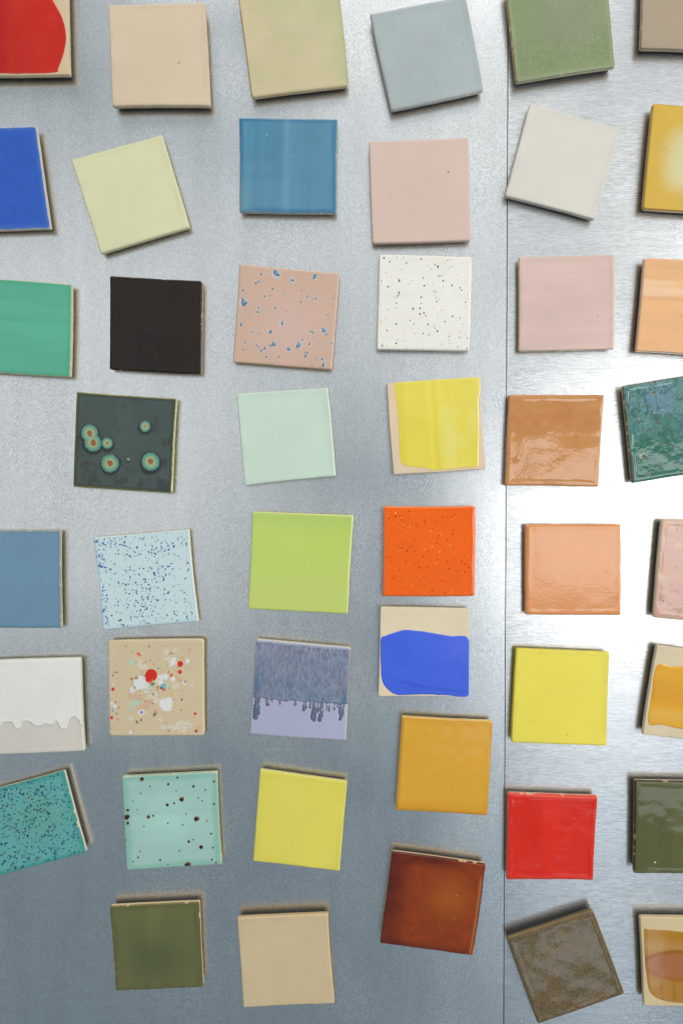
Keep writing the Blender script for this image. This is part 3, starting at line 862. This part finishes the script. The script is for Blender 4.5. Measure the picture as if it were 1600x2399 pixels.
def p_confetti(c):
    o = flat(c, (210, 190, 156), 0.03, 40, 2)
    cx = lambda px, py, r: ((px - 115) / 1350, (py - 90) / 1360, r / 6.03 * 0.4348)
    def put(col, pts, soft=0.4, wob=0.3, sd=1):
        return dots(c, o, [cx(*p) for p in pts], s2l(col), soft, wob, sd)
    o = put((212, 176, 150), [(480, 890, 70), (550, 1030, 50), (650, 1020, 55), (1110, 650, 50), (580, 920, 40), (1270, 250, 40), (450, 900, 40)], 1.2, 0.5)
    o = put((186, 202, 176), [(470, 985, 55), (540, 975, 30), (440, 400, 45), (945, 740, 50), (700, 745, 50), (1080, 360, 40), (450, 1075, 30)], 0.9, 0.4)
    o = put((216, 204, 182), [(560, 430, 50), (620, 480, 40), (760, 880, 55), (700, 870, 40), (950, 360, 45), (780, 960, 50), (1110, 1310, 90), (1250, 1300, 55), (1180, 1370, 40), (890, 1330, 32), (440, 1190, 30), (1300, 740, 28), (950, 250, 40), (1060, 235, 30), (850, 1210, 30), (1060, 750, 40), (185, 310, 20)], 0.9, 0.5)
    o = put((224, 222, 216), [(575, 705, 92), (940, 985, 92), (845, 670, 58), (905, 620, 48), (455, 800, 42), (580, 1120, 46), (1200, 705, 26), (205, 1025, 26), (160, 985, 22), (1045, 385, 38), (1015, 435, 34), (1070, 440, 22), (420, 1395, 24), (1030, 650, 36), (660, 810, 32), (180, 710, 14), (1240, 400, 28), (650, 740, 40)], 0.5, 0.25)
    o = put((138, 178, 186), [(170, 1075, 24), (890, 755, 42), (860, 770, 20)], 0.6, 0.4)
    o = put((214, 176, 118), [(1170, 355, 28), (1000, 870, 22), (995, 800, 16), (1395, 1345, 26), (1085, 400, 20), (1085, 545, 20)], 0.5, 0.4)
    o = put((206, 204, 110), [(235, 905, 16)], 0.4)
    rs = random.Random(6)
    gr = [(560 + rs.gauss(180, 190), 400 + rs.gauss(330, 210), rs.uniform(4, 9)) for _ in range(120)] + [(rs.gauss(1130, 110), rs.gauss(430, 90), rs.uniform(4, 8)) for _ in range(34)] + [(rs.gauss(1120, 110), rs.gauss(1320, 60), rs.uniform(4, 8)) for _ in range(30)]
    o = put((150, 150, 118), gr[::2], 0.3, 0.4)
    o = put((196, 132, 104), gr[1::4], 0.3, 0.4)
    o = put((176, 160, 132), gr[3::4], 0.3, 0.4)
    o = put((118, 130, 92), [(770, 1140, 26), (520, 1250, 20), (745, 720, 26), (700, 185, 12), (960, 1380, 12), (265, 1045, 12), (370, 180, 10), (515, 630, 18), (750, 860, 16)], 0.5, 0.5)
    o = put((212, 52, 30), [(725, 595, 84), (690, 655, 48), (1135, 438, 42), (1130, 550, 28), (180, 785, 24), (1340, 1138, 20), (155, 1188, 24)], 0.3, 0.12)
    o = put((224, 104, 74), [(545, 292, 22), (572, 312, 15), (445, 645, 23), (1010, 595, 22), (780, 1090, 14), (1145, 1080, 11), (710, 385, 12), (815, 770, 18), (900, 795, 22), (1360, 1380, 22), (200, 545, 13), (640, 960, 12), (740, 990, 14), (930, 1265, 10), (235, 1210, 11), (740, 665, 16), (705, 690, 18)], 0.3, 0.3)
    o = put((62, 58, 70), [(1010, 287, 11), (1155, 935, 13), (577, 1225, 12), (645, 407, 11), (178, 587, 9), (215, 967, 10), (235, 545, 9), (510, 407, 8), (765, 437, 9), (865, 775, 12), (1205, 692, 13), (485, 782, 9), (975, 552, 10), (150, 1338, 8), (1345, 1385, 12), (825, 495, 8), (232, 1130, 8)], 0.25, 0.4)
    o = put((140, 136, 170), [(582, 1120, 20), (1205, 690, 14), (903, 672, 10), (485, 760, 12)], 0.4, 0.4)
    return rim(c, o, (216, 198, 152), 1.0, 0.5, 0.5, 4)
tile('ceramic_tile', 'beige tile splashed with red, white and green confetti blots',
     q(253.6, 1501, 477, 1497.5, 478.5, 1723.5, 256, 1724.5), p_confetti, rough=0.3, n=200, gap=4.7, wrap=3.8, corner=2.6, wav=0.04, clay_rgb=(212, 190, 146))
DRIPS = [(0.05, 0.845, 0.028), (0.035, 0.78, 0.02), (0.075, 0.79, 0.02), (0.165, 0.69, 0.024), (0.21, 0.645, 0.012), (0.14, 0.645, 0.012), (0.295, 0.665, 0.022), (0.36, 0.635, 0.014), (0.42, 0.63, 0.014), (0.455, 0.665, 0.02),
         (0.545, 0.715, 0.018), (0.56, 0.69, 0.018), (0.61, 0.68, 0.016), (0.645, 0.80, 0.026), (0.66, 0.815, 0.022), (0.72, 0.815, 0.022), (0.74, 0.76, 0.014), (0.69, 0.72, 0.012), (0.78, 0.69, 0.012), (0.81, 0.70, 0.012), (0.86, 0.685, 0.014), (0.895, 0.65, 0.014), (0.93, 0.79, 0.016), (0.955, 0.75, 0.012), (0.915, 0.72, 0.012)]
def s_purple(c):
    x, y = c.fx * c.w, c.fy * c.h
    e = (0.615 + 0.012 * vnoise(x, y * 0, 6, 5) - 0.05 * sstep(0.02, 0.0, c.fx)) * c.h
    sd = e - y
    for fx, fy, r in DRIPS:
        r_ = r * c.w
        yy = np.clip(y, 0.55 * c.h, fy * c.h - r_)
        neck = r_ * (0.55 + 0.45 * sstep(0.62, fy, c.fy))
        sd = np.maximum(sd, neck - np.hypot(x - fx * c.w - 0.5 * vnoise(x * 0, y, 3, int(fx * 1000)), y - yy))
    # lacy frayed edges
    fr = fbm(x, y, 2.0, 66, 2)
    sd = sd - sstep(0.57, 0.66, c.fy) * sstep(0.05, 0.4, fr) * 0.9 * (1 - sstep(0.74, 0.78, c.fy))
    return np.minimum(sd, (c.fy - 0.035) * c.h + 1.0)
def p_purple(c, sd):
    o = flat(c, (128, 137, 156), 0.08, 16, 2)
    g = fbm(c.x, c.y * 0.4, 1.5, 60, 2)
    o = mix(o, s2l((134, 132, 148)), sstep(0.0, 0.5, fbm(c.x, c.y, 15, 61)) * 0.5)
    o = mix(o, s2l((110, 128, 148)), sstep(0.0, 0.4, fbm(c.x, c.y, 20, 62)) * 0.6)
    o = o * (1 + 0.32 * g)[..., None]
    o = mix(o, s2l((158, 152, 170)), sstep(0.0, 0.5, g) * sstep(0.22, 0.04, c.fy) * 0.8)
    o = mix(o, s2l((84, 112, 136)), sstep(0.1, 0.03, c.fx) * sstep(0.2, 0.5, c.fy) * 0.7 + sstep(0.9, 0.96, c.fx) * sstep(0.35, 0.6, c.fy) * 0.7)
    dn = sstep(0.62, 0.70, c.fy)
    o = mix(o, s2l((92, 108, 122)), dn * 0.8)
    o = mix(o, s2l((96, 90, 108)), (1 - sstep(0.0, 0.9, sd)) * sstep(0.5, 0.62, c.fy) * 0.8)
    o = rim(c, o, (168, 160, 166), 1.4, 0.7, 0.6)
    return dots(c, o, scatter(51, 16, 0.25, 0.4, 1, box=(0.5, 0.95, 0.35, 0.6)), s2l((40, 44, 60)), 0.2)
tile('ceramic_tile', 'lavender tile with a mottled slate blue coat dripping down it',
     q(601, 1497, 822, 1517, 810.5, 1735, 585, 1719.5), lambda c: rim(c, flat(c, (174, 175, 198), 0.03, 26, 3), (206, 196, 168), 0.8, 0.4, 0.8), rough=0.12, n=200, gap=4.7, wrap=0.4, wav=0.05,
     over=(s_purple, p_purple, 0.6), over_rough=0.14, clay_rgb=(216, 198, 164))
def p_cobalt(c):
    o = flat(c, (72, 102, 216), 0.06, 24, 2)
    y = 0.62 + 0.22 * c.fx
    o = mix(o, s2l((56, 82, 190)), np.exp(-((c.fy - y - 0.16 + 0.15 * (c.fx - 0.4) ** 2) / 0.018) ** 2) * 0.5 * sstep(0.1, 0.3, c.fx))
    o = mix(o, s2l((92, 112, 222)), sstep(0.5, 0.9, c.fx) * sstep(0.7, 0.4, c.fy) * 0.5)
    return dots(c, o, scatter(61, 22, 0.2, 0.5, 2, box=(0.1, 0.95, 0.35, 0.95)), s2l((120, 140, 226)), 0.2)
tile('ceramic_tile', 'bare clay tile with a satin cobalt blue patch below its unglazed top third',
     q(891, 1422, 1100, 1425.5, 1097.4, 1633, 886, 1632), p_cobalt, rough=0.3, n=130, gap=4.9, wav=0.03, fillet=0.9, corner=2.2, peel=0.0001, peel_scale=330,
     patch=frac_poly([(0.015, 0.345), (0.07, 0.32), (0.16, 0.285), (0.27, 0.258), (0.4, 0.26), (0.6, 0.287), (0.8, 0.315), (0.985, 0.335), (1.0, 0.6), (0.995, 0.98), (0.8, 0.985), (0.5, 0.975), (0.3, 0.985), (0.2, 0.98), (0.11, 0.925), (0.045, 0.84), (0.02, 0.7), (0.012, 0.5)]),
     clay_rgb=(222, 206, 176), thick=0.5)
tile('ceramic_tile', 'plain canary yellow matte tile on the bright sheet',
     q(1209, 1519.5, 1427.4, 1528, 1420.6, 1748, 1198, 1740), plain((231, 214, 84), 0.03, 36, (214, 188, 52), 1.0, 0.4), rough=0.42, gap=5.4, wrap=4.2, corner=2.0, wav=0.04, clay_rgb=(210, 190, 70), bow=[0.1, -0.2, 0.1, 0.3])
def p_amber_patch(c):
    o = flat(c, (220, 160, 48), 0.05, 20, 2)
    o = mix(o, s2l((214, 170, 74)), np.exp(-((c.fy - 0.75) / 0.07) ** 2) * 0.8)
    o = mix(o, s2l((214, 148, 40)), np.exp(-((c.fy - 0.55) / 0.12) ** 2) * 0.7)
    return brush(c, o, 0.05, False, 4, 8)
tile('ceramic_tile', 'bare clay tile with a broad glossy amber band across it',
     q(1539, 1511, 1752, 1546, 1722, 1751, 1505, 1721), p_amber_patch, rough=0.08, n=120, gap=6.1, wav=0.09, fillet=1.0, corner=1.8,
     patch=frac_poly([(0.035, 0.22), (0.2, 0.215), (0.5, 0.16), (0.95, 0.14), (0.97, 0.5), (0.95, 0.88), (0.5, 0.89), (0.2, 0.865), (0.045, 0.865), (0.03, 0.55)]), clay_rgb=(212, 196, 164), thick=0.5)

# --- seventh row
def p_teal_confetti(c):
    o = flat(c, (106, 170, 164), 0.05, 26, 2)
    o = mix(o, s2l((108, 164, 146)), centre_mask(c, 0.1, 0.8, 0.62, 0.45) * 0.7)
    o = mix(o, s2l((60, 150, 138)), sstep(6, 1.2, c.d) * 0.7)
    o = dots(c, o, scatter(71, 800, 0.32, 0.9, 1.5), s2l((28, 72, 104)), 0.25, 0.4)
    o = dots(c, o, scatter(74, 70, 0.5, 1.2, 1.6), s2l((48, 78, 116)), 0.3, 0.5)
    o = dots(c, o, scatter(72, 40, 0.3, 0.7, 1.6), s2l((190, 196, 92)), 0.25, 0.3)
    o = dots(c, o, scatter(73, 36, 0.35, 0.8, 1.6), s2l((182, 134, 122)), 0.3, 0.3)
    return rim(c, o, (60, 134, 128), 1.0, 0.5, 0.4, 4)
tile('ceramic_tile', 'turquoise tile, tilted, densely speckled navy, yellow and pink',
     q(-58, 1862, 150, 1806, 202, 1997, -5, 2053), p_teal_confetti, rough=0.22, n=200, gap=5.2, wrap=0.1, corner=1.0, fillet=1.0, clay_rgb=(222, 208, 178))
SP38 = [(640, 85, 9), (758, 108, 5), (872, 118, 5), (820, 176, 9), (756, 201, 6), (670, 254, 7), (692, 250, 4), (786, 193, 4), (570, 256, 11), (576, 282, 6), (576, 225, 6), (887, 264, 9), (953, 330, 4), (852, 366, 5), (907, 392, 8), (846, 472, 11), (873, 357, 3), (960, 394, 4), (622, 437, 4), (723, 449, 4), (634, 150, 3), (676, 118, 3), (800, 77, 4), (964, 95, 4), (966, 196, 4), (913, 182, 3), (927, 133, 3), (563, 360, 5), (600, 455, 3), (810, 408, 3), (955, 448, 4), (973, 462, 4), (550, 200, 4), (650, 298, 2.5), (758, 283, 3), (825, 290, 3), (935, 272, 3), (895, 168, 3), (620, 222, 2.5), (632, 410, 2.5), (757, 470, 3), (708, 490, 3), (598, 185, 2.5), (795, 138, 3), (840, 242, 2.5)]
def p_robin(c):
    o = flat(c, (164, 198, 187), 0.04, 26, 2)
    o = mix(o, s2l((176, 216, 204)), centre_mask(c, 0.0, 0.85, 0.45, 0.5) * 0.6)
    o = mix(o, s2l((126, 180, 160)), sstep(9, 2.5, c.d + 1.5 * vnoise(c.x, c.y, 14, 3)) * 0.6)
    o = brush(c, o, 0.05, False, 9, 8)
    P = []
    for px, py, r in SP38:
        fy = (py - 75 + (px - 545) * 0.055) / 422.0
        fx = (px - 547 - fy * 22) / 430.0
        P.append((fx, fy, r / 1.912 * 0.4348))
    o = dots(c, o, [(a, b, r * 1.25) for a, b, r in P], s2l((136, 132, 100)), 0.3, 0.3)
    o = dots(c, o, [(a, b, r * 0.95) for a, b, r in P], s2l((72, 48, 36)), 0.25, 0.4)
    o = dots(c, o, scatter(81, 40, 0.2, 0.35), s2l((120, 120, 96)), 0.2)
    return rim(c, o, (170, 186, 156), 0.8, 0.5, 0.7, 4)
tile('ceramic_tile', 'robin egg turquoise tile with scattered dark brown iron spots',
     q(285, 1820, 508.5, 1809, 519.5, 2027, 296.5, 2040.5), p_robin, rough=0.16, n=190, gap=4.9, wrap=0.8, wav=0.06, clay_rgb=(216, 204, 166))
tile('ceramic_tile', 'plain soft yellow tile standing beside the iron spotted turquoise tile',
     q(609, 1803, 813.5, 1832, 796, 2042.5, 592.5, 2018.5), plain((224, 212, 96), 0.03, 30, (210, 206, 120), 0.7, 0.6, seed=8), rough=0.36, gap=4.9, wrap=0.8, corner=1.1, clay_rgb=(222, 204, 150), bow=[0, -0.3, -0.2, 0])
def p_ochre(c):
    o = flat(c, (218, 164, 66), 0.04, 26, 2)
    o = mix(o, s2l((206, 146, 50)), sstep(0.85, 0.97, c.fy) * 0.6)
    o = mix(o, s2l((190, 130, 44)), sstep(5, 1.5, c.d) * 0.4)
    o = dots(c, o, [(0.58, 0.55, 0.5), (0.52, 0.56, 0.35), (0.66, 0.55, 0.3)], s2l((166, 116, 40)), 0.4)
    return rim(c, o, (220, 184, 112), 0.9, 0.5, 0.85, 4, (1, 0.7, 0.8, 0.6))
tile('ceramic_tile', 'honey ochre glossy tile with a ragged glare along its top edge',
     q(941, 1678, 1154.5, 1689, 1142, 1912.5, 926.5, 1900), p_ochre, rough=0.07, n=110, gap=5.4, wrap=0.9, wav=0.16, peel=0.00006, peel_scale=300, fillet=2.2, clay_rgb=(218, 190, 132))
def p_red(c):
    o = flat(c, (214, 54, 28), 0.05, 24, 2)
    o = brush(c, o, 0.08, True, 9, 10)
    o = mix(o, s2l((222, 84, 66)), sstep(3.4, 1.2, c.d) * 0.5)
    return rim(c, o, (224, 120, 92), 0.6, 0.4, 0.6, 4)
tile('ceramic_tile', 'tomato red glossy tile right beside the seam',
     q(1189, 1858, 1400.5, 1865.5, 1390, 2063.5, 1186, 2062.5), p_red, rough=0.14, n=110, gap=5.4, wrap=1.4, wav=0.26, peel=0.00010, peel_scale=300, fillet=2.2, corner=2.2, bow=[-0.2, -0.4, -0.5, -0.2], clay_rgb=(220, 196, 152))
def p_olive_gloss(c):
    o = flat(c, (96, 98, 66), 0.08, 24, 2)
    o = brush(c, o, 0.08, True, 9, 8)
    o = mix(o, s2l((112, 124, 88)), sstep(0.2, 0.6, fbm(c.x, c.y, 2.4, 65, 2)) * sstep(0.3, 0.5, c.fx) * 0.35)
    o = rim(c, o, (74, 50, 36), 1.0, 0.5, 0.85, 4, (0.9, 0.8, 0.3, 0.9))
    return dots(c, o, [(0.225, 0.875, 0.8)], s2l((238, 240, 225)), 0.2, 0.1)
tile('ceramic_tile', 'glossy olive green tile with a bluish sheen and one white speck',
     q(1487, 1829, 1705, 1832, 1703, 2050, 1484.5, 2047.5), p_olive_gloss, rough=0.06, n=130, gap=6.3, wrap=1.6, wav=0.2, peel=0.00004, fillet=1.8, clay_rgb=(200, 172, 130))

# --- eighth row
def p_olive(c):
    o = flat(c, (112, 112, 76), 0.07, 20, 2)
    o = brush(c, o, 0.10, True, 9, 10)
    o = mix(o, s2l((76, 90, 66)), centre_mask(c, 0.0, 1.2, 0.5, 0.65) * 0.55)
    o = mix(o, s2l((88, 88, 54)), sstep(6.5, 3, c.d + 1.5 * vnoise(c.x, c.y, 9, 3)) * 0.6)
    o = mix(o, s2l((120, 120, 84)), np.exp(-((c.d - 3.0) / 1.2) ** 2) * 0.35)
    return rim(c, o, (134, 118, 66), 0.7, 0.5, 0.7, 4)
tile('ceramic_tile', 'dark olive translucent tile with a pale clay top edge beside the bare beige tile',
     q(257, 2124.5, 467, 2114, 476, 2313, 271, 2322.5), p_olive, rough=0.16, n=110, gap=5.4, wrap=0.15, wav=0.05, fillet=1.2, clay_rgb=(226, 198, 158))
tile('ceramic_tile', 'plain bare beige tile beside the dark olive tile',
     q(555.5, 2151.5, 768, 2142, 783.5, 2352, 570, 2362), plain((206, 184, 148), 0.03, 50, (214, 180, 124), 0.9, 0.5, seed=6, specks=[(0.19, 0.09, 0.35)]), rough=0.55, gap=5.6, wrap=4.0, corner=1.6, wav=0.02, clay_rgb=(218, 184, 130))
def p_rust(c):
    o = flat(c, (142, 68, 34), 0.14, 14, 2)
    o = o * (1 + 0.16 * fbm(c.x, c.y, 3.5, 31, 3))[..., None]
    o = mix(o, s2l((172, 100, 48)), centre_mask(c, 0.0, 0.7, 0.66, 0.42) * 0.55)
    dk = np.clip(sstep(0.3, 0.05, c.fx) + sstep(0.16, 0.02, c.fy) * sstep(1.0, 0.5, c.fx) + 0.7 * sstep(0.9, 0.99, c.fy) + 0.4 * sstep(0.93, 0.98, c.fx), 0, 1)
    o = mix(o, s2l((88, 46, 32)), dk * (0.75 + 0.25 * fbm(c.x, c.y, 14, 37)))
    o = mix(o, s2l((176, 110, 58)), np.exp(-((c.fx - 0.965) / 0.012) ** 2) * sstep(0.08, 0.2, c.fy) * 0.8)
    o = dots(c, o, [(0.74, 0.37, 0.4), (0.74, 0.62, 0.3)], s2l((220, 180, 120)), 0.2)
    o = dots(c, o, [(0.33, 0.86, 0.8)], s2l((96, 52, 34)), 0.3)
    return rim(c, o, (90, 44, 30), 0.8, 0.5, 0.7, 4)
tile('ceramic_tile', 'glossy rust brown tile with darker burnt edges',
     q(919, 1996, 1138, 2026, 1108, 2241, 890, 2211), p_rust, rough=0.1, n=120, gap=5.6, wrap=0.6, wav=0.05, fillet=1.6, clay_rgb=(224, 194, 148))
def p_brown(c):
    o = flat(c, (108, 94, 72), 0.06, 20, 2)
    o = mix(o, s2l((120, 96, 60)), sstep(0.0, 0.5, fbm(c.x, c.y, 14, 30)) * 0.4)
    o = o * (1 + 0.4 * fbm(c.x, c.y, 1.4, 31, 2))[..., None]
    return rim(c, o, (128, 104, 62), 1.2, 0.6, 0.7, 4)
tile('ceramic_tile', 'mottled grey brown glossy tile, strongly tilted, its corner at the seam',
     q(1187, 2199, 1388, 2132, 1463, 2330, 1260, 2401), p_brown, rough=0.08, n=170, gap=6.3, wrap=3.5, wav=0.26, peel=0.00006, peel_scale=500, fillet=2.2, corner=2.0, mottle=0.06, clay_rgb=(128, 104, 66))
def p_amber_oval(c):
    o = flat(c, (172, 126, 60), 0.06, 18, 2)
    o = mix(o, s2l((172, 122, 34)), np.exp(-((c.fy - 0.2) / 0.05) ** 2) * 0.9)
    o = mix(o, s2l((182, 136, 78)), np.exp(-((c.fy - 0.33) / 0.05) ** 2) * 0.8)
    wob_ = 0.05 * fbm(c.x, c.y, 10, 5)
    r = np.hypot((c.fx - 0.45) / 0.43, (c.fy - 0.545) / 0.155) + wob_
    o = mix(o, s2l((164, 106, 72)), (1 - sstep(0.8, 1.08, r)) * 0.9)
    o = mix(o, s2l((150, 84, 24)), np.exp(-((r - 1.05) / 0.13) ** 2) * sstep(0.58, 0.46, c.fy) * 0.9)
    o = mix(o, s2l((156, 90, 44)), np.exp(-((r - 0.97) / 0.14) ** 2) * sstep(0.52, 0.62, c.fy) * 0.7)
    for fx in (0.2, 0.335, 0.55, 0.7):
        o = mix(o, s2l((160, 102, 32)), np.exp(-((c.fx - fx) / 0.018) ** 2) * sstep(0.6, 0.72, c.fy) * 0.6)
    return o
tile('ceramic_tile', 'bare clay tile with a translucent amber glaze pooled into a brown oval',
     q(1499, 2149, 1712, 2151, 1722, 2358, 1508, 2357.5), p_amber_oval, rough=0.08, n=130, gap=6.1, wav=0.06, fillet=1.1, corner=2.0,
     patch=frac_poly([(0.035, 0.16), (0.1, 0.135), (0.3, 0.14), (0.6, 0.16), (0.92, 0.15), (0.95, 0.5), (0.93, 0.85), (0.8, 0.94), (0.5, 0.96), (0.3, 0.95), (0.17, 0.915), (0.085, 0.86), (0.05, 0.75), (0.03, 0.5)]), clay_rgb=(206, 186, 148), thick=0.25)
